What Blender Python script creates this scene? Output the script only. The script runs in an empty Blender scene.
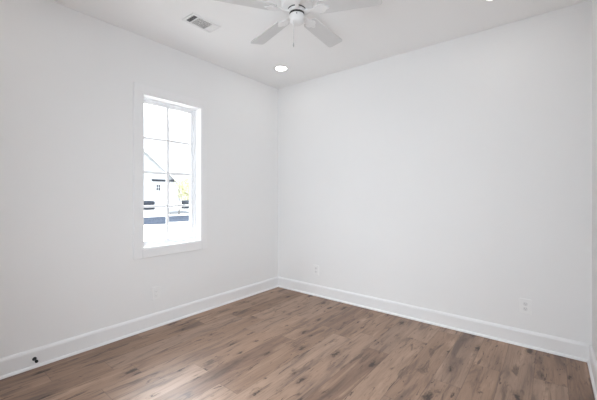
import bpy, bmesh, math, random
from mathutils import Vector, Matrix
random.seed(7)
PI = math.pi
SC = bpy.context.scene
COL = SC.collection

# ------------------------------------------------------------------ camera, sky, added glow, area light, exposure
F_PX = 316.0
CAM = Vector((2.967, -3.248, 1.26))
YAW = math.radians(38.7)
cd = bpy.data.cameras.new('camera'); cam = bpy.data.objects.new('camera', cd); COL.objects.link(cam)
cam.location = CAM; cam.rotation_euler = (PI / 2, 0, YAW)
cd.sensor_fit = 'HORIZONTAL'; cd.sensor_width = 36.0; cd.lens = 36.0 * F_PX / 597.0
cd.shift_y = -4.5 / 597.0; cd.clip_start = 0.02; cd.clip_end = 300
SC.camera = cam

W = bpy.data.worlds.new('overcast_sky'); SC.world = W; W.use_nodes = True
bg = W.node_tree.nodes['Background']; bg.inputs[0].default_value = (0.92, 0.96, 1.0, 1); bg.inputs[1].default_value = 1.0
# hazy sky: pale towards the horizon, brightened higher up to light the room
SKY_LOW, SKY_HIGH, SHEEN_GLOW = 1.8, 11.5, 46.0
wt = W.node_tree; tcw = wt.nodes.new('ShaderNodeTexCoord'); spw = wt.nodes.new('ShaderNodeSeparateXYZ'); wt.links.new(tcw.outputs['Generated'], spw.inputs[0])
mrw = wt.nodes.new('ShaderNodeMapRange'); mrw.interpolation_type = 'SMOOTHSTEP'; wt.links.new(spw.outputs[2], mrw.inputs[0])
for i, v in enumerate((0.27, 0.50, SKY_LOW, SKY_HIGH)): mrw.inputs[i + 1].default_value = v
# a soft bright sky patch, added so the floor gets its sheen
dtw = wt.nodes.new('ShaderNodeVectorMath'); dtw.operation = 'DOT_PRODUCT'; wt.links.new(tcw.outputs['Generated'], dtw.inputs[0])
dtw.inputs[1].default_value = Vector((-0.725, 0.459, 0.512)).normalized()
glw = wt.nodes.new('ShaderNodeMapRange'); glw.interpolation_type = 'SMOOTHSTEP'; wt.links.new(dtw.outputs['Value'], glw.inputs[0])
for i, v in enumerate((0.94, 0.995, 0.0, SHEEN_GLOW)): glw.inputs[i + 1].default_value = v
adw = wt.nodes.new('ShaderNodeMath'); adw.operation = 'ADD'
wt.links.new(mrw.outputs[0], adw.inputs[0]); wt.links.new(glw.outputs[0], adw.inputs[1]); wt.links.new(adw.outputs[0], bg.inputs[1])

def lamp(name, kind, loc, rot, energy, color, **kw):
    l = bpy.data.lights.new(name, kind); l.energy = energy; l.color = color
    for k, v in kw.items(): setattr(l, k, v)
    o = bpy.data.objects.new(name, l); COL.objects.link(o); o.location = loc; o.rotation_euler = rot
    return o
# added fill light in the doorway behind the camera, aimed at the far corner
lamp('room_fill_light', 'AREA', (2.50, -3.62, 1.20), (PI / 2 - 0.20, 0, 0.60), 38.5, (0.917, 1.0, 1.07), shape='RECTANGLE', size=0.95, size_y=1.7, spread=math.radians(125))
CAN_EMIT = 21.0

SC.view_settings.view_transform = 'Standard'; SC.view_settings.look = 'None'
SC.view_settings.gamma = 1.0; SC.view_settings.use_curve_mapping = False
SC.view_settings.exposure = 0.0
SC.cycles.use_denoising = True
SC.cycles.max_bounces = 14; SC.cycles.diffuse_bounces = 10; SC.cycles.sample_clamp_indirect = 8.0
SC.cycles.caustics_reflective = False; SC.cycles.caustics_refractive = False

# ------------------------------------------------------------------ node helpers and materials
def new_mat(name):
    m = bpy.data.materials.new(name); m.use_nodes = True
    nt = m.node_tree; return m, nt, nt.nodes['Principled BSDF']
def mat(name, color, rough=0.5, metal=0.0, var=0.03, vscale=6.0, bump=0.0, bscale=120.0, spec=0.5, emit=0.0):
    m, nt, b = new_mat(name); N, L = nt.nodes, nt.links
    b.inputs['Roughness'].default_value = rough; b.inputs['Metallic'].default_value = metal
    b.inputs['Specular IOR Level'].default_value = spec
    tc = N.new('ShaderNodeTexCoord')
    n = N.new('ShaderNodeTexNoise'); n.inputs['Scale'].default_value = vscale; n.inputs['Detail'].default_value = 4
    L.new(tc.outputs['Object'], n.inputs['Vector'])
    r = N.new('ShaderNodeMapRange'); r.inputs[3].default_value = 1 - var; r.inputs[4].default_value = 1 + var
    L.new(n.outputs['Fac'], r.inputs[0])
    mx = N.new('ShaderNodeVectorMath'); mx.operation = 'SCALE'; mx.inputs[0].default_value = color
    L.new(r.outputs[0], mx.inputs['Scale']); L.new(mx.outputs[0], b.inputs['Base Color'])
    if bump:
        n2 = N.new('ShaderNodeTexNoise'); n2.inputs['Scale'].default_value = bscale; n2.inputs['Detail'].default_value = 3
        L.new(tc.outputs['Object'], n2.inputs['Vector'])
        bp = N.new('ShaderNodeBump'); bp.inputs['Strength'].default_value = bump; bp.inputs['Distance'].default_value = 0.002
        L.new(n2.outputs['Fac'], bp.inputs['Height']); L.new(bp.outputs[0], b.inputs['Normal'])
    if emit:
        b.inputs['Emission Color'].default_value = (*color, 1); b.inputs['Emission Strength'].default_value = emit
    return m

M_WALL = mat('wall_paint', (0.83, 0.83, 0.83), 0.6, var=0.012, vscale=2, bump=0.06, spec=0.3)
M_CEIL = mat('ceiling_paint', (0.89, 0.89, 0.89), 0.8, var=0.012, vscale=2, bump=0.05, spec=0.2)
M_TRIM = mat('trim_paint', (0.84, 0.84, 0.845), 0.35, var=0.01, vscale=3)
M_VINYL = mat('window_vinyl', (0.85, 0.86, 0.88), 0.3, var=0.01)
M_FAN = mat('fan_white_enamel', (0.80, 0.80, 0.80), 0.4, var=0.01)
M_BLADE = mat('fan_blade_white', (0.66, 0.66, 0.66), 0.45, var=0.02, vscale=12)
M_BLACKGAP = mat('dark_gap', (0.02, 0.02, 0.02), 0.7)
M_CHAIN = mat('chain_metal', (0.52, 0.52, 0.52), 0.35, metal=0.2)
M_PLATE = mat('plate_plastic', (0.845, 0.845, 0.84), 0.35, var=0.01)
M_SOCKET = mat('socket_plastic', (0.75, 0.75, 0.75), 0.35, var=0.01)
M_SLOT = mat('slot_dark', (0.35, 0.35, 0.35), 0.7)
M_BLACK = mat('black_metal', (0.012, 0.012, 0.013), 0.4)
M_RUBBER = mat('black_rubber', (0.015, 0.015, 0.016), 0.8)
M_LENS = mat('lamp_lens', (1.0, 0.975, 0.935), 0.5, var=0.0, emit=CAN_EMIT)
M_VENT = mat('vent_white_steel', (0.80, 0.80, 0.80), 0.4, var=0.01)
M_DUCT = mat('duct_dark', (0.10, 0.10, 0.105), 0.7)
M_SCREW = mat('screw_metal', (0.6, 0.6, 0.6), 0.3, metal=0.6)

def glass_mat():
    m, nt, b = new_mat('window_glass'); N, L = nt.nodes, nt.links
    tr = N.new('ShaderNodeBsdfTransparent'); tr.inputs[0].default_value = (0.96, 0.97, 0.975, 1)
    gl = N.new('ShaderNodeBsdfGlossy'); gl.inputs['Roughness'].default_value = 0.02
    lw = N.new('ShaderNodeLayerWeight'); lw.inputs['Blend'].default_value = 0.5
    pw = N.new('ShaderNodeMath'); pw.operation = 'POWER'; pw.inputs[1].default_value = 5.0; L.new(lw.outputs['Facing'], pw.inputs[0])
    fr = N.new('ShaderNodeMath'); fr.operation = 'MULTIPLY_ADD'; fr.inputs[1].default_value = 0.94; fr.inputs[2].default_value = 0.04; L.new(pw.outputs[0], fr.inputs[0])
    mx = N.new('ShaderNodeMixShader'); L.new(fr.outputs[0], mx.inputs[0])
    L.new(tr.outputs[0], mx.inputs[1]); L.new(gl.outputs[0], mx.inputs[2])
    L.new(mx.outputs[0], N['Material Output'].inputs[0]); return m
M_GLASS = glass_mat()

def floor_mat():
    m, nt, b = new_mat('wood_plank_floor'); N, L = nt.nodes, nt.links
    PW, PL = 0.182, 1.22
    def mth(op, a, c=None, d=None):
        n = N.new('ShaderNodeMath'); n.operation = op
        for i, v in enumerate((a, c, d)):
            if v is None: continue
            if isinstance(v, (int, float)): n.inputs[i].default_value = v
            else: L.new(v, n.inputs[i])
        return n.outputs[0]
    def comb(x, y, z=0.0):
        n = N.new('ShaderNodeCombineXYZ')
        for i, v in enumerate((x, y, z)):
            if isinstance(v, (int, float)): n.inputs[i].default_value = v
            else: L.new(v, n.inputs[i])
        return n.outputs[0]
    def noise(vec, scale=1.0, detail=4, rough=0.6, dist=0.0):
        n = N.new('ShaderNodeTexNoise'); n.inputs['Scale'].default_value = scale; n.inputs['Detail'].default_value = detail
        n.inputs['Roughness'].default_value = rough; n.inputs['Distortion'].default_value = dist
        L.new(vec, n.inputs['Vector']); return n.outputs['Fac']
    def ramp(fac, stops):
        n = N.new('ShaderNodeValToRGB'); cr = n.color_ramp
        while len(cr.elements) < len(stops): cr.elements.new(0.5)
        for e, (p, c) in zip(cr.elements, stops): e.position = p; e.color = (*c, 1)
        L.new(fac, n.inputs[0]); return n.outputs[0]
    def smooth(v, a, c):
        n = N.new('ShaderNodeMapRange'); n.interpolation_type = 'SMOOTHSTEP'
        n.inputs[1].default_value = a; n.inputs[2].default_value = c; L.new(v, n.inputs[0]); return n.outputs[0]
    def mixc(fac, a, c, mode='MIX'):
        n = N.new('ShaderNodeMix'); n.data_type = 'RGBA'; n.blend_type = mode
        for s, v in ((0, fac), (6, a), (7, c)):
            if isinstance(v, (int, float)): n.inputs[s].default_value = v
            elif isinstance(v, tuple): n.inputs[s].default_value = (*v, 1)
            else: L.new(v, n.inputs[s])
        return n.outputs[2]
    tc = N.new('ShaderNodeTexCoord'); sp = N.new('ShaderNodeSeparateXYZ'); L.new(tc.outputs['Object'], sp.inputs[0])
    X, Y = sp.outputs[0], sp.outputs[1]
    xs = mth('DIVIDE', mth('ADD', X, 0.043), PW); ri = mth('FLOOR', xs); fx = mth('FRACT', xs)
    wn = N.new('ShaderNodeTexWhiteNoise'); wn.noise_dimensions = '1D'; L.new(ri, wn.inputs['W'])
    ys = mth('ADD', mth('DIVIDE', Y, PL), wn.outputs['Value']); ci = mth('FLOOR', ys); fy = mth('FRACT', ys)
    w2 = N.new('ShaderNodeTexWhiteNoise'); w2.noise_dimensions = '2D'; L.new(comb(ri, ci), w2.inputs['Vector'])
    rs = N.new('ShaderNodeSeparateColor'); L.new(w2.outputs['Color'], rs.inputs[0])
    R1, R2, R3 = rs.outputs[0], rs.outputs[1], rs.outputs[2]
    base = ramp(R1, [(0.0, (0.235, 0.165, 0.128)), (0.25, (0.290, 0.208, 0.160)), (0.5, (0.330, 0.240, 0.187)),
                     (0.75, (0.385, 0.292, 0.235)), (1.0, (0.300, 0.225, 0.183))])
    ox, oy = mth('MULTIPLY', R2, 37.0), mth('MULTIPLY', R3, 53.0)
    px, py = mth('ADD', X, ox), mth('ADD', Y, oy)
    # broad smoky streaks along the plank, cool grey-brown against warm tan
    broad = noise(comb(mth('MULTIPLY', px, 11.0), mth('MULTIPLY', py, 1.5), R1), 1.0, 5, 0.6, 0.7)
    c1 = mixc(smooth(broad, 0.46, 0.72), base, mixc(1.0, base, (0.50, 0.51, 0.56), 'MULTIPLY'))
    c1 = mixc(mth('MULTIPLY', smooth(broad, 0.46, 0.24), 0.7), c1, (0.50, 0.385, 0.305))
    # fine grain
    grain = noise(comb(mth('MULTIPLY', px, 80.0), mth('MULTIPLY', py, 3.0)), 1.0, 5, 0.65, 0.8)
    c2 = mixc(mth('MULTIPLY', smooth(grain, 0.44, 0.75), 0.42), c1, (0.125, 0.086, 0.070))
    # dark smudged streaks and short cracks
    smg = noise(comb(mth('MULTIPLY', px, 19.0), mth('MULTIPLY', py, 3.4), 2.0), 1.0, 4, 0.6, 1.0)
    c2 = mixc(mth('MULTIPLY', smooth(smg, 0.54, 0.70), 0.78), c2, (0.100, 0.072, 0.062))
    crk = noise(comb(mth('MULTIPLY', px, 42.0), mth('MULTIPLY', py, 6.0), 4.0), 1.0, 3, 0.5, 1.5)
    c3 = mixc(mth('MULTIPLY', smooth(crk, 0.64, 0.72), 0.8), c2, (0.055, 0.038, 0.034))
    # knots: small ragged dark eyes with a smoky tail along the grain
    vv = N.new('ShaderNodeTexVoronoi'); vv.voronoi_dimensions = '2D'; vv.inputs['Scale'].default_value = 1.0
    wob = noise(comb(mth('MULTIPLY', px, 38.0), mth('MULTIPLY', py, 20.0), 9.0), 1.0, 4, 0.7)
    wob2 = noise(comb(mth('MULTIPLY', px, 33.0), mth('MULTIPLY', py, 17.0), 3.0), 1.0, 4, 0.7)
    L.new(comb(mth('ADD', mth('MULTIPLY', px, 7.5), mth('MULTIPLY', wob, 0.55)), mth('ADD', mth('MULTIPLY', py, 2.7), mth('MULTIPLY', wob2, 0.50))), vv.inputs['Vector'])
    vs = N.new('ShaderNodeSeparateColor'); L.new(vv.outputs['Color'], vs.inputs[0])
    has = mth('GREATER_THAN', vs.outputs[0], 0.45)
    size = mth('ADD', 0.05, mth('MULTIPLY', mth('POWER', vs.outputs[1], 2.0), 0.16))
    rel = mth('DIVIDE', vv.outputs['Distance'], size)
    halo = mth('MULTIPLY', has, smooth(rel, 2.6, 0.6)); core = mth('MULTIPLY', has, smooth(rel, 1.05, 0.4))
    c4 = mixc(mth('MULTIPLY', halo, 0.45), c3, (0.125, 0.086, 0.070))
    c5 = mixc(mth('MULTIPLY', core, 0.85), c4, (0.035, 0.024, 0.022))
    # seams
    ex = mth('MULTIPLY', mth('MINIMUM', fx, mth('SUBTRACT', 1.0, fx)), PW)
    ey = mth('MULTIPLY', mth('MINIMUM', fy, mth('SUBTRACT', 1.0, fy)), PL)
    seam = smooth(mth('MINIMUM', ex, ey), 0.0028, 0.0006)
    c6 = mixc(mth('MULTIPLY', seam, 0.45), c5, (0.07, 0.05, 0.042))
    c6 = mixc(1.0, c6, (1.09, 0.965, 0.86), 'MULTIPLY'); L.new(c6, b.inputs['Base Color'])
    rr = N.new('ShaderNodeMapRange'); rr.inputs[3].default_value = 0.44; rr.inputs[4].default_value = 0.56
    L.new(grain, rr.inputs[0]); L.new(rr.outputs[0], b.inputs['Roughness'])
    b.inputs['Specular IOR Level'].default_value = 0.55
    h = mth('SUBTRACT', mth('MULTIPLY', grain, 0.15), seam)
    bp = N.new('ShaderNodeBump'); bp.inputs['Strength'].default_value = 0.25; bp.inputs['Distance'].default_value = 0.002
    L.new(h, bp.inputs['Height']); L.new(bp.outputs[0], b.inputs['Normal'])
    return m
M_FLOOR = floor_mat()

# ------------------------------------------------------------------ mesh helpers
def box(bm, x0, x1, y0, y1, z0, z1, bev=0.0):
    r = bmesh.ops.create_cube(bm, size=1.0)
    for v in r['verts']:
        v.co = Vector(((x0 + x1) / 2 + v.co.x * (x1 - x0), (y0 + y1) / 2 + v.co.y * (y1 - y0), (z0 + z1) / 2 + v.co.z * (z1 - z0)))
    if bev:
        es = list({e for v in r['verts'] for e in v.link_edges})
        bmesh.ops.bevel(bm, geom=es, offset=bev, segments=2, affect='EDGES', profile=0.5)
    return r
def lathe(bm, prof, n=40, c=(0, 0, 0), M=None):
    rings = []
    for r, z in prof:
        if r < 1e-6: rings.append([bm.verts.new((0, 0, z))])
        else: rings.append([bm.verts.new((r * math.cos(2 * PI * k / n), r * math.sin(2 * PI * k / n), z)) for k in range(n)])
    for a, d in zip(rings[:-1], rings[1:]):
        for k in range(n):
            q = [a[k % len(a)], a[(k + 1) % len(a)], d[(k + 1) % len(d)], d[k % len(d)]]
            u = []
            for v in q:
                if v not in u: u.append(v)
            if len(u) > 2: bm.faces.new(u)
    T = Matrix.Translation(c) @ (M if M else Matrix.Identity(4))
    for ring in rings:
        for v in ring: v.co = T @ v.co
def prism(bm, poly, axis, a, d):
    """extrude a 2-D polygon along an axis ('x': poly is (y,z); 'y': poly is (x,z); 'z': poly is (x,y))"""
    def P(p, t): return {'x': (t, p[0], p[1]), 'y': (p[0], t, p[1]), 'z': (p[0], p[1], t)}[axis]
    A = [bm.verts.new(P(p, a)) for p in poly]; B = [bm.verts.new(P(p, d)) for p in poly]
    bm.faces.new(A); bm.faces.new(B[::-1])
    for i in range(len(poly)):
        j = (i + 1) % len(poly); bm.faces.new((A[i], A[j], B[j], B[i]))
def obj(name, bm, m, parent=None, smooth=False, loc=None):
    bmesh.ops.recalc_face_normals(bm, faces=bm.faces[:])
    me = bpy.data.meshes.new(name); bm.to_mesh(me); bm.free(); me.materials.append(m)
    if smooth:
        me.polygons.foreach_set('use_smooth', [True] * len(me.polygons))
        try: me.set_sharp_from_angle(angle=math.radians(35))
        except Exception: pass
    o = bpy.data.objects.new(name, me); COL.objects.link(o)
    if parent: o.parent = parent
    if loc: o.location = loc
    return o
def struct(name, bm, m, parent=None, **k):
    o = obj(name, bm, m, parent, **k)
    if not parent: o['kind'] = 'structure'
    return o
def thing(name, label, cat, loc=(0, 0, 0), rot=(0, 0, 0), group=None):
    o = bpy.data.objects.new(name, None); COL.objects.link(o); o.empty_display_size = 0.1
    o.location = loc; o.rotation_euler = rot; o['label'] = label; o['category'] = cat
    if group: o['group'] = group
    return o
def copy_tree(o, parent=None):
    c = o.copy(); COL.objects.link(c)
    if parent: c.parent = parent
    for ch in list(o.children): copy_tree(ch, c)
    return c
NB = bmesh.new

# ------------------------------------------------------------------ the room
RW, RD, RH, WT = 3.205, 3.45, 2.74, 0.16          # width, depth, height, wall thickness
WY0, WY1, WZ0, WZ1 = -1.868, -1.235, 0.763, 2.212  # window opening in the left wall
DX0, DX1, DH = 2.05, 3.00, 2.06                    # doorway behind the camera

bm = NB(); box(bm, -WT, RW + WT, -RD - 1.6, WT, -0.08, 0.0); struct('floor', bm, M_FLOOR)
bm = NB(); box(bm, -WT, RW + WT, -RD - 1.6, WT, RH, RH + 0.1); struct('ceiling', bm, M_CEIL)
bm = NB()
box(bm, -WT, 0, -RD - WT, WY0, 0, RH); box(bm, -WT, 0, WY1, 0, 0, RH)
box(bm, -WT, 0, WY0, WY1, 0, WZ0); box(bm, -WT, 0, WY0, WY1, WZ1, RH)
struct('wall_left', bm, M_WALL)
bm = NB(); box(bm, -WT, RW + WT, 0, WT, 0, RH); struct('wall_back', bm, M_WALL)
bm = NB(); box(bm, RW, RW + WT, -RD - WT, 0, 0, RH); struct('wall_right', bm, M_WALL)
bm = NB()
box(bm, 0, DX0, -RD - WT, -RD, 0, RH); box(bm, DX1, RW, -RD - WT, -RD, 0, RH); box(bm, DX0, DX1, -RD - WT, -RD, DH, RH)
struct('wall_front', bm, M_WALL)

# unseen walls added behind the doorway to keep sky light out
bm = NB(); box(bm, 1.40, RW + WT, -RD - 1.6, -RD - 1.5, 0, RH); struct('wall_skyblock_end', bm, M_WALL)
bm = NB(); box(bm, 1.30, 1.40, -RD - 1.6, -RD - WT, 0, RH); struct('wall_skyblock_left', bm, M_WALL)
bm = NB(); box(bm, RW, RW + WT, -RD - 1.5, -RD - WT, 0, RH); struct('wall_skyblock_right', bm, M_WALL)

BH, BT = 0.136, 0.016
def base_profile(s):   # (offset from wall, z): flat board with a small eased cap
    return [(0, 0.002), (s * BT, 0.002), (s * BT, BH - 0.020), (s * (BT - 0.002), BH - 0.014), (s * (BT - 0.003), BH - 0.010), (s * 0.006, BH), (0, BH)]
def shoe_profile(s):
    q = [(s * BT, 0.001)]
    for k in range(6):
        a = k * PI / 10
        q.append((s * (BT + 0.013 * math.cos(a)), 0.001 + 0.019 * math.sin(a)))
    return q
bm = NB(); prism(bm, base_profile(1), 'y', -RD, 0); struct('baseboard_left', bm, M_TRIM)
bm = NB(); prism(bm, base_profile(-1), 'x', BT, RW - BT); struct('baseboard_back', bm, M_TRIM)
bm = NB(); prism(bm, [(RW + p[0], p[1]) for p in base_profile(-1)], 'y', -RD, 0); struct('baseboard_right', bm, M_TRIM)
bm = NB(); prism(bm, [(p[0] - RD, p[1]) for p in base_profile(1)], 'x', BT, DX0 - 0.07); struct('baseboard_front', bm, M_TRIM)
bm = NB(); prism(bm, shoe_profile(1), 'y', -RD + BT, -BT); struct('trim_1', bm, M_TRIM, smooth=True)
bm = NB(); prism(bm, shoe_profile(-1), 'x', BT + 0.013, RW - BT - 0.013); struct('trim_2', bm, M_TRIM, smooth=True)
bm = NB(); prism(bm, [(RW + p[0], p[1]) for p in shoe_profile(-1)], 'y', -RD + BT, -BT); struct('trim_3', bm, M_TRIM, smooth=True)
bm = NB()
box(bm, DX0 - 0.07, DX0, -RD, -RD + 0.018, 0, DH + 0.07, 0.003); box(bm, DX1, DX1 + 0.07, -RD, -RD + 0.018, 0, DH + 0.07, 0.003)
box(bm, DX0, DX1, -RD, -RD + 0.018, DH, DH + 0.07, 0.003); struct('trim_4', bm, M_TRIM)

# ------------------------------------------------------------------ the window
win = bpy.data.objects.new('window_1', None); COL.objects.link(win); win['kind'] = 'structure'
CWL, CWR, CWB, CT = 0.078, 0.066, 0.086, 0.018
bm = NB()
box(bm, 0, CT, WY0 - CWL, WY0, WZ0 - CWB, WZ1 + CWL, 0.003); box(bm, 0, CT, WY1, WY1 + CWR, WZ0 - CWB, WZ1 + CWL, 0.003)
box(bm, 0, CT, WY0, WY1, WZ1, WZ1 + CWL, 0.003); box(bm, 0, CT, WY0, WY1, WZ0 - CWB, WZ0, 0.003)
obj('casing', bm, M_TRIM, win)
JT = 0.012
bm = NB()
box(bm, -WT, CT * 0.6, WY0, WY0 + JT, WZ0, WZ1); box(bm, -WT, CT * 0.6, WY1 - JT, WY1, WZ0, WZ1)
box(bm, -WT, CT * 0.6, WY0 + JT, WY1 - JT, WZ1 - JT, WZ1)
obj('jamb', bm, M_TRIM, win)
bm = NB(); box(bm, -WT, CT * 0.6, WY0 + JT, WY1 - JT, WZ0, WZ0 + JT); obj('window_sill', bm, M_TRIM, win)
def ring(bm, x0, x1, y0, y1, z0, z1, w, wb=None, bev=0.002):
    wb = wb or w
    box(bm, x0, x1, y0, y0 + w, z0, z1, bev); box(bm, x0, x1, y1 - w, y1, z0, z1, bev)
    box(bm, x0, x1, y0 + w, y1 - w, z1 - w, z1, bev); box(bm, x0, x1, y0 + w, y1 - w, z0, z0 + wb, bev)
fy0, fy1, fz0, fz1 = WY0 + JT, WY1 - JT, WZ0 + JT, WZ1 - JT
bm = NB(); ring(bm, -0.150, -0.085, fy0, fy1, fz0, fz1, 0.016); obj('window_frame', bm, M_VINYL, win)
sy0, sy1, sz0, sz1 = fy0 + 0.016, fy1 - 0.016, fz0 + 0.016, fz1 - 0.016
bm = NB(); ring(bm, -0.138, -0.104, sy0, sy1, sz0, sz1, 0.030, 0.028); sash = obj('sash', bm, M_VINYL, win)
gy0, gy1, gz0, gz1 = sy0 + 0.03, sy1 - 0.03, sz0 + 0.028, sz1 - 0.03
bm = NB(); box(bm, -0.123, -0.119, gy0, gy1, gz0, gz1); obj('glass_pane', bm, M_GLASS, sash)
bm = NB()
yc = (gy0 + gy1) / 2
box(bm, -0.132, -0.110, yc - 0.012, yc + 0.012, gz0, gz1, 0.002)
for k in (1, 2, 3):
    z = gz0 + (gz1 - gz0) * k / 4; h = 0.0115 if k != 2 else 0.0135
    box(bm, -0.132, -0.110, gy0, yc - 0.012, z - h, z + h, 0.002); box(bm, -0.132, -0.110, yc + 0.012, gy1, z - h, z + h, 0.002)
obj('glazing_bars', bm, M_VINYL, sash)
bm = NB(); box(bm, -0.104, -0.092, yc - 0.035, yc + 0.035, sz0 + 0.004, sz0 + 0.016, 0.003); obj('sash_lock', bm, M_VINYL, sash)

# ------------------------------------------------------------------ recessed lights
def downlight(x, y, label):
    t = thing('recessed_light', label, 'ceiling light', (x, y, RH), group='recessed lights in the ceiling')
    bm = NB(); lathe(bm, [(0.063, -0.0015), (0.068, -0.004), (0.082, -0.005), (0.088, -0.003), (0.089, 0.0)], 48)
    obj('trim_ring', bm, M_FAN, t, smooth=True)
    bm = NB(); lathe(bm, [(0.0, -0.0035), (0.045, -0.0032), (0.063, -0.0015), (0.063, 0.0), (0.0, 0.0)], 48)
    obj('lens', bm, M_LENS, t, smooth=True)
    return t
downlight(0.505, -0.50, 'round white recessed light in the ceiling near the far corner, lit')
downlight(2.641, -0.528, 'lit recessed ceiling light at the top edge of the photo, near the right wall')
downlight(0.505, -2.95, 'lit recessed ceiling light above the left wall, near the doorway side of the room')
downlight(2.641, -2.95, 'lit recessed ceiling light above the viewer, next to the doorway')

# ------------------------------------------------------------------ ceiling air vent
VX, VY = 0.622, -1.650
v = thing('air_vent', 'white rectangular air supply vent with slanted louvers in the ceiling left of the fan', 'vent', (VX, VY, RH))
hx, hy = 0.083, 0.138
bm = NB()
fw = 0.022
for (x0, x1, y0, y1) in ((-hx, -hx + fw, -hy, hy), (hx - fw, hx, -hy, hy), (-hx + fw, hx - fw, -hy, -hy + fw), (-hx + fw, hx - fw, hy - fw, hy)):
    box(bm, x0, x1, y0, y1, -0.007, 0.0, 0.0025)
obj('frame', bm, M_VENT, v)
bm = NB(); box(bm, -hx + 0.01, hx - 0.01, -hy + 0.01, hy - 0.01, -0.0012, -0.0002); obj('duct', bm, M_DUCT, v)
ix, iy = hx - fw, hy - fw
ya, yb = -iy + 0.046, iy - 0.046
for yd in (ya, yb):
    bm = NB(); box(bm, -ix, ix, yd - 0.004, yd + 0.004, -0.0065, -0.0012); obj('divider', bm, M_VENT, v)
def slat(bm, axis, c, a, d, tilt, w=0.0075, t=0.0008, zc=-0.0040):
    ca, sa = math.cos(tilt), math.sin(tilt)
    q = [(c + u * ca - s * sa, zc + u * sa + s * ca) for u, s in ((-w / 2, -t / 2), (w / 2, -t / 2), (w / 2, t / 2), (-w / 2, t / 2))]
    prism(bm, q, axis, a, d)
bm = NB()
for k in range(4): slat(bm, 'x', -iy + 0.006 + k * 0.0105, -ix, ix, math.radians(38), w=0.0065)
obj('louvers', bm, M_VENT, v)
bm = NB()
n = 16
for k in range(n): slat(bm, 'y', -ix + (k + 0.5) * 2 * ix / n, ya + 0.004, yb - 0.004, math.radians(-17), w=0.0072)
obj('louvers', bm, M_VENT, v)
bm = NB()
for k in range(4): slat(bm, 'x', yb + 0.009 + k * 0.0105, -ix, ix, math.radians(-22), w=0.0098)
obj('louvers', bm, M_VENT, v)
for s in (-1, 1):
    bm = NB(); lathe(bm, [(0, -0.0085), (0.003, -0.008), (0.0035, -0.007), (0.0035, -0.0065), (0, -0.0065)], 12, (0, s * (hy - fw / 2), 0)); obj('screw', bm, M_SCREW, v)

# ------------------------------------------------------------------ ceiling fan
FX, FY = 1.590, -1.548
BZ = 2.530 - RH
fan = thing('ceiling_fan', 'white five-blade ceiling fan with pull chain hanging near the middle of the ceiling', 'ceiling fan', (FX, FY, RH))
bm = NB(); lathe(bm, [(0, 0), (0.068, 0), (0.070, -0.006), (0.066, -0.022), (0.050, -0.040), (0.022, -0.048), (0, -0.048)], 40); obj('canopy', bm, M_FAN, fan, smooth=True)
bm = NB(); lathe(bm, [(0, -0.045), (0.0125, -0.045), (0.0125, -0.100), (0, -0.100)], 24); obj('downrod', bm, M_FAN, fan, smooth=True)
bm = NB(); lathe(bm, [(0, -0.088), (0.030, -0.088), (0.040, -0.096), (0.085, -0.106), (0.108, -0.122), (0.112, -0.140), (0.112, -0.172), (0.104, -0.186), (0.082, -0.194), (0, -0.194)], 56)
obj('motor_housing', bm, M_FAN, fan, smooth=True)
bm = NB(); lathe(bm, [(0, -0.186), (0.0625, -0.186), (0.0625, -0.2005), (0, -0.2005)], 48); obj('gap_ring', bm, M_BLACKGAP, fan, smooth=True)
bm = NB(); lathe(bm, [(0, -0.200), (0.060, -0.200), (0.062, -0.203), (0.062, -0.217), (0.058, -0.220), (0, -0.220)], 48); obj('flywheel', bm, M_FAN, fan, smooth=True)
bm = NB(); lathe(bm, [(0, -0.218), (0.0515, -0.218), (0.0515, -0.2325), (0, -0.2325)], 48); obj('gap_ring', bm, M_BLACKGAP, fan, smooth=True)
bm = NB(); lathe(bm, [(0, -0.232), (0.050, -0.232), (0.051, -0.234), (0.051, -0.270), (0.047, -0.282), (0.038, -0.289), (0.018, -0.292), (0, -0.292)], 48)
cup = obj('switch_housing', bm, M_FAN, fan, smooth=True)
bm = NB(); box(bm, -0.003, 0.003, -0.056, -0.049, -0.249, -0.243, 0.001)
sw = obj('reverse_switch', bm, M_BLACK, cup); sw.rotation_euler = (0, 0, YAW)
# blades
R0, R1 = 0.150, 0.570
def blade_mesh():
    bm = NB(); L = R1 - R0; pts = []
    for k in range(13):
        s = k / 12; pts.append((R0 + 0.0 + L * s, 0.056 + 0.010 * s))
    up = []; rc = 0.022
    h0, h1 = 0.054, 0.065
    for a in range(7):                                   # rounded root corner
        t = PI - a * PI / 12; up.append((R0 + rc + rc * math.cos(t), h0 - rc + rc * math.sin(t)))
    for k in range(1, 8): s = k / 8; up.append((R0 + rc + (L - 2 * rc) * s, h0 + (h1 - h0) * s))
    for a in range(7):
        t = PI / 2 - a * PI / 12; up.append((R1 - rc + rc * math.cos(t), h1 - rc + rc * math.sin(t)))
    poly = up + [(x, -y) for x, y in reversed(up)]
    prism(bm, poly, 'z', -0.003, 0.003)
    return bm
def bracket_mesh():
    bm = NB()
    # curved arm from the flywheel, widening into a three-lobed plate under the blade
    outline = [(0.050, 0.014), (0.085, 0.012), (0.112, 0.013), (0.135, 0.024), (0.158, 0.036), (0.180, 0.038), (0.196, 0.030), (0.204, 0.016), (0.222, 0.011), (0.230, 0.0)]
    poly = outline + [(x, -y) for x, y in reversed(outline[:-1])]
    prism(bm, poly, 'z', -0.0085, -0.0032)
    box(bm, 0.046, 0.080, -0.013, 0.013, -0.010, 0.004, 0.002)
    for x, y in ((0.172, 0.024), (0.172, -0.024), (0.212, 0.0)):
        lathe(bm, [(0, -0.0115), (0.004, -0.0110), (0.0055, -0.0085), (0, -0.0085)], 12, (x, y, 0))
    return bm
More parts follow.
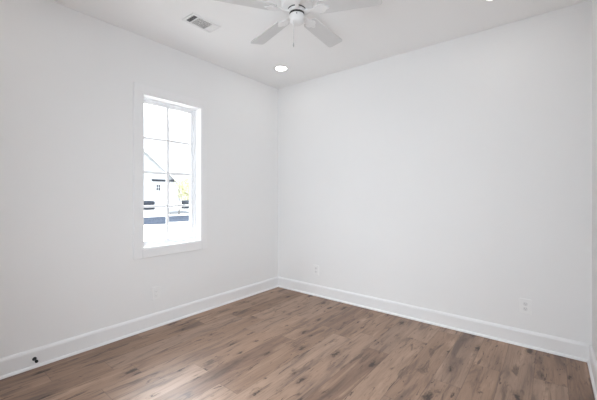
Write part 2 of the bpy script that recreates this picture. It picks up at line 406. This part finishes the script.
for k in range(5):
    ang = math.radians(54.7 + 72 * k) + YAW
    b = obj('blade', blade_mesh(), M_BLADE, fan, loc=(0, 0, BZ))
    b.rotation_euler = (Matrix.Rotation(ang, 3, 'Z') @ Matrix.Rotation(math.radians(-11), 3, 'X')).to_euler()
    br = obj('blade_bracket', bracket_mesh(), M_FAN, b)
# pull chain
bm = NB()
z = -0.272
cx, cy = -0.022 * math.cos(YAW) , -0.022 * math.sin(YAW)
px_, py_ = cx + 0.036 * math.sin(YAW), cy - 0.036 * math.cos(YAW)
while z > -0.440:
    bmesh.ops.create_icosphere(bm, subdivisions=1, radius=0.0016, matrix=Matrix.Translation((px_, py_, z))); z -= 0.0032
lathe(bm, [(0, -0.270), (0.0006, -0.270), (0.0006, -0.442), (0, -0.442)], 6, (px_, py_, 0))
chain = obj('pull_chain', bm, M_CHAIN, fan)
bm = NB(); lathe(bm, [(0, -0.438), (0.002, -0.440), (0.004, -0.447), (0.0042, -0.462), (0.003, -0.468), (0, -0.469)], 16, (px_, py_, 0)); obj('pull_knob', bm, M_CHAIN, chain, smooth=True)

# ------------------------------------------------------------------ outlets
def outlet(label, loc, rz, style):
    """plate in the local xz plane, facing local -y"""
    t = thing('wall_outlet', label, 'outlet', loc, (0, 0, rz), group='outlets low on the walls')
    bm = NB(); box(bm, -0.040, 0.040, -0.0065, 0.0, -0.063, 0.063, 0.003); obj('cover_plate', bm, M_PLATE, t)
    if style == 'duplex':
        for s in (-1, 1):
            bm = NB(); prism(bm, [(0.0165 * math.cos(2 * PI * k / 28), s * 0.0205 + max(-0.0145, min(0.0145, 0.0175 * math.sin(2 * PI * k / 28)))) for k in range(28)], 'y', -0.0085, -0.005)
            so = obj('socket', bm, M_SOCKET, t)
            bm = NB(); z0 = s * 0.0205
            box(bm, -0.0075, -0.0055, -0.0089, -0.0080, z0 - 0.001, z0 + 0.008); box(bm, 0.0055, 0.0073, -0.0089, -0.0080, z0, z0 + 0.007)
            lathe(bm, [(0, -0.0004), (0.0025, -0.0004), (0.0025, 0.0004), (0, 0.0004)], 12, (0, -0.0085, z0 - 0.007), Matrix.Rotation(PI / 2, 4, 'X'))
            obj('socket_slots', bm, M_SLOT, so)
        bm = NB(); lathe(bm, [(0, 0.0015), (0.003, 0.001), (0.003, -0.001), (0, -0.001)], 12, (0, -0.0068, 0), Matrix.Rotation(PI / 2, 4, 'X')); obj('screw', bm, M_PLATE, t)
    else:
        bm = NB(); box(bm, -0.0172, 0.0172, -0.0066, -0.0055, -0.0345, 0.0345); obj('recess', bm, M_SOCKET, t)
        bm = NB(); box(bm, -0.0155, 0.0155, -0.0088, -0.0055, -0.0325, 0.0325, 0.001); so = obj('socket', bm, M_PLATE, t)
        for s in (-1, 1):
            bm = NB(); z0 = s * 0.019
            box(bm, -0.0075, -0.0057, -0.0091, -0.0084, z0 - 0.003, z0 + 0.005); box(bm, 0.0057, 0.0073, -0.0091, -0.0084, z0 - 0.003, z0 + 0.004)
            lathe(bm, [(0, -0.0004), (0.0022, -0.0004), (0.0022, 0.0004), (0, 0.0004)], 12, (0, -0.0088, z0 - 0.0075), Matrix.Rotation(PI / 2, 4, 'X'))
            obj('socket_slots', bm, M_SLOT, so)
    return t
outlet('white outlet on the left wall below the window', (0, -1.735, 0.322), PI / 2, 'decora')
outlet('white outlet on the back wall near the far corner of the room', (0.652, 0, 0.322), 0, 'duplex')
outlet('white double outlet on the back wall near the right end of the baseboard', (2.796, 0, 0.334), 0, 'duplex')

# ------------------------------------------------------------------ door stop
ds = thing('door_stop', 'small black door stop screwed to the left baseboard at the lower left', 'door stop', (BT, -2.652, 0.066), (0, PI / 2, 0))
bm = NB(); lathe(bm, [(0, 0), (0.0135, 0), (0.0135, 0.003), (0.010, 0.007), (0.006, 0.010), (0, 0.010)], 24); obj('mounting_base', bm, M_BLACK, ds, smooth=True)
bm = NB(); lathe(bm, [(0, 0.008), (0.0045, 0.008), (0.0045, 0.052), (0, 0.052)], 16); obj('shaft', bm, M_BLACK, ds, smooth=True)
bm = NB(); lathe(bm, [(0, 0.048), (0.0085, 0.048), (0.0098, 0.051), (0.0098, 0.062), (0.007, 0.066), (0, 0.067)], 24); obj('rubber_tip', bm, M_RUBBER, ds, smooth=True)

# ------------------------------------------------------------------ outdoors
GZ = -0.5
M_GROUND = mat('pale_dry_ground', (0.48, 0.465, 0.44), 0.9, spec=0.0, var=0.12, vscale=0.8)
M_STREET = mat('asphalt', (0.030, 0.036, 0.048), 0.9, spec=0.0, var=0.35, vscale=0.6)
M_SIDING = mat('white_siding', (0.40, 0.41, 0.43), 0.7, var=0.03)
M_HGABLE = mat('shaded_gable_siding', (0.36, 0.375, 0.39), 0.7, var=0.05, spec=0.0)  # shade on the gable put into its greyer siding colour
M_ROOF = mat('roof_shingles', (0.38, 0.39, 0.40), 0.8, var=0.15, vscale=8)
M_FASCIA = mat('dark_fascia', (0.012, 0.015, 0.022), 0.6, spec=0.1)
M_HGLASS = mat('dark_window_pane', (0.012, 0.016, 0.024), 0.5, spec=0.1)
M_AC = mat('grey_steel', (0.030, 0.037, 0.050), 0.6, spec=0.1)
M_ACDARK = mat('grille_dark', (0.010, 0.012, 0.016), 0.6, spec=0.1)
M_LEAF = mat('yellow_green_leaves', (0.34, 0.335, 0.19), 0.7, var=0.3, vscale=2)
M_BARK = mat('grey_bark', (0.06, 0.057, 0.055), 0.9, var=0.2, vscale=10)
M_CONC = mat('pale_concrete', (0.6, 0.6, 0.58), 0.9, var=0.05)
M_MOUND = mat('grey_gravel', (0.05, 0.055, 0.062), 0.9, var=0.25, vscale=6)

bm = NB(); box(bm, -80, -0.35, -60, 90, GZ - 0.2, GZ); g = struct('ground', bm, M_GROUND)
# street with a ragged near edge
bm = NB(); N_ = 160
near, far = [], []
for k in range(N_ + 1):
    y = -40 + 100 * k / N_
    near.append((-16.1 + random.uniform(-0.55, 0.55) + 0.4 * math.sin(y * 1.3), y)); far.append((-22.4 + random.uniform(-0.12, 0.12), y))
V = [[bm.verts.new((x, y, GZ + 0.015)) for x, y in r] for r in (near, far)]
for k in range(N_): bm.faces.new((V[0][k], V[0][k + 1], V[1][k + 1], V[1][k]))
r = bmesh.ops.extrude_face_region(bm, geom=bm.faces[:])
for e in r['geom']:
    if isinstance(e, bmesh.types.BMVert): e.co.z -= 0.03
struct('street', bm, M_STREET)

HX = -30.3
house = thing('house', 'white gabled house across the street, seen through the window', 'house', (HX, 12.3, GZ))
hl, hr, ez, az, dep = -3.6, 3.6, 3.4, 6.4, 9.0
bm = NB(); box(bm, -dep, 0, hl, hr, 0, ez); obj('wall', bm, M_SIDING, house)
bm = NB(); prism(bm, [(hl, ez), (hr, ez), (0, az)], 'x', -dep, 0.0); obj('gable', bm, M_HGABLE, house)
for s in (-1, 1):
    bm = NB(); e = 0.35; k_ = (az - ez) / 3.6
    prism(bm, [(0, az), (s * (3.6 + e), ez - e * k_), (s * (3.6 + e), ez - e * k_ + 0.16), (0, az + 0.20)], 'x', -dep - 0.3, 0.3); obj('roof', bm, M_ROOF, house)
bm = NB(); box(bm, 0, 0.16, 0.95, hr - 0.05, ez - 0.08, ez + 0.10); obj('fascia', bm, M_FASCIA, house)
wy, wz = 1.65, 2.62
bm = NB(); ring(bm, 0.0, 0.08, wy - 0.27, wy + 0.27, wz - 0.37, wz + 0.37, 0.06, bev=0)
box(bm, 0.01, 0.07, wy - 0.02, wy + 0.02, wz - 0.31, wz + 0.31); box(bm, 0.01, 0.07, wy - 0.21, wy - 0.03, wz - 0.02, wz + 0.02); box(bm, 0.01, 0.07, wy + 0.03, wy + 0.21, wz - 0.02, wz + 0.02)
hw = obj('window', bm, M_SIDING, house)
bm = NB(); box(bm, 0.001, 0.02, wy - 0.22, wy + 0.22, wz - 0.32, wz + 0.32); obj('pane', bm, M_HGLASS, hw)

def condenser(x, y, label):
    t = thing('air_conditioner', label, 'air conditioner', (x, y, GZ))
    bm = NB(); box(bm, -0.50, 0.50, -0.50, 0.50, 0, 0.32, 0.01); obj('pad', bm, M_CONC, t)
    bm = NB(); box(bm, -0.46, 0.46, -0.46, 0.46, 0.32, 1.20, 0.03); c = obj('cabinet', bm, M_AC, t)
    bm = NB()
    for k in range(8):
        z = 0.38 + k * 0.09; box(bm, 0.455, 0.475, -0.40, 0.40, z, z + 0.04); box(bm, -0.40, 0.40, -0.475, -0.455, z, z + 0.04)
    obj('side_louvers', bm, M_ACDARK, c)
    bm = NB()
    for q in (0.12, 0.22, 0.32, 0.40): lathe(bm, [(q, 1.20), (q + 0.02, 1.20), (q + 0.02, 1.23), (q, 1.23), (q, 1.20)], 28)
    box(bm, -0.42, 0.42, -0.012, 0.012, 1.20, 1.225); box(bm, -0.012, 0.012, -0.42, 0.42, 1.20, 1.225)
    obj('fan_grille', bm, M_ACDARK, t)
    return t
condenser(-28.6, 12.05, 'grey air conditioner outdoors by the house, seen in the left half of the window')
condenser(-28.2, 16.15, 'grey air conditioner outdoors, seen at the right edge of the window')

def tree(x, y, h, cr, n, label, base=0.45, lean=0.0):
    t = thing('tree', label, 'tree', (x, y, GZ))
    bm = NB(); lathe(bm, [(0, 0), (0.075, 0), (0.05, h * 0.4), (0.03, h * 0.75), (0.01, h * 0.95), (0, h * 0.95)], 10)
    for k in range(7):
        a = random.uniform(0, 2 * PI); z0 = h * random.uniform(base, 0.8); l = cr * random.uniform(0.5, 0.85)
        d = Vector((math.cos(a), math.sin(a), 0.8)).normalized()
        lathe(bm, [(0, 0), (0.022, 0), (0.006, l), (0, l)], 6, (0, 0, z0), d.to_track_quat('Z', 'Y').to_matrix().to_4x4())
    obj('trunk', bm, M_BARK, t, smooth=True)
    bm = NB()
    for k in range(n):
        while True:
            p = Vector((random.uniform(-1, 1), random.uniform(-1, 1), random.uniform(-1, 1)))
            if p.length < 1: break
        p = Vector((p.x * cr, p.y * cr, h * (base + 1) / 2 + p.z * h * (1 - base) / 2))
        s = random.uniform(0.07, 0.15)
        u = Vector((random.gauss(0, 1), random.gauss(0, 1), random.gauss(0, 1))).normalized(); w = u.orthogonal().normalized()
        bm.faces.new([bm.verts.new(p + u * s), bm.verts.new(p + w * s * 0.5), bm.verts.new(p - u * s), bm.verts.new(p - w * s * 0.5)])
    obj('foliage', bm, M_LEAF, t)
    return t
tree(-23.8, 12.58, 3.3, 0.7, 130, 'slender young tree across the street with a thin bare trunk')
tree(-31.4, 18.3, 3.9, 1.5, 900, 'yellow-green bushy tree outdoors, seen at the right edge of the window', base=0.25)
tree(-35.5, 21.6, 4.2, 1.7, 700, 'yellow-green tree farthest back beside the house, seen through the window', base=0.3)

bm = NB()
bmesh.ops.create_icosphere(bm, subdivisions=3, radius=1.0)
for vv in list(bm.verts):
    if vv.co.z < -0.05: vv.co.z = -0.05
    vv.co = Vector((vv.co.x * 0.8, vv.co.y * 1.4, vv.co.z * 0.28)) * (1 + 0.08 * random.uniform(-1, 1))
mo = obj('gravel_mound', bm, M_MOUND, loc=(-25.7, 13.6, GZ + 0.005))
mo['label'] = 'low grey mound on the far side of the street'; mo['category'] = 'mound'
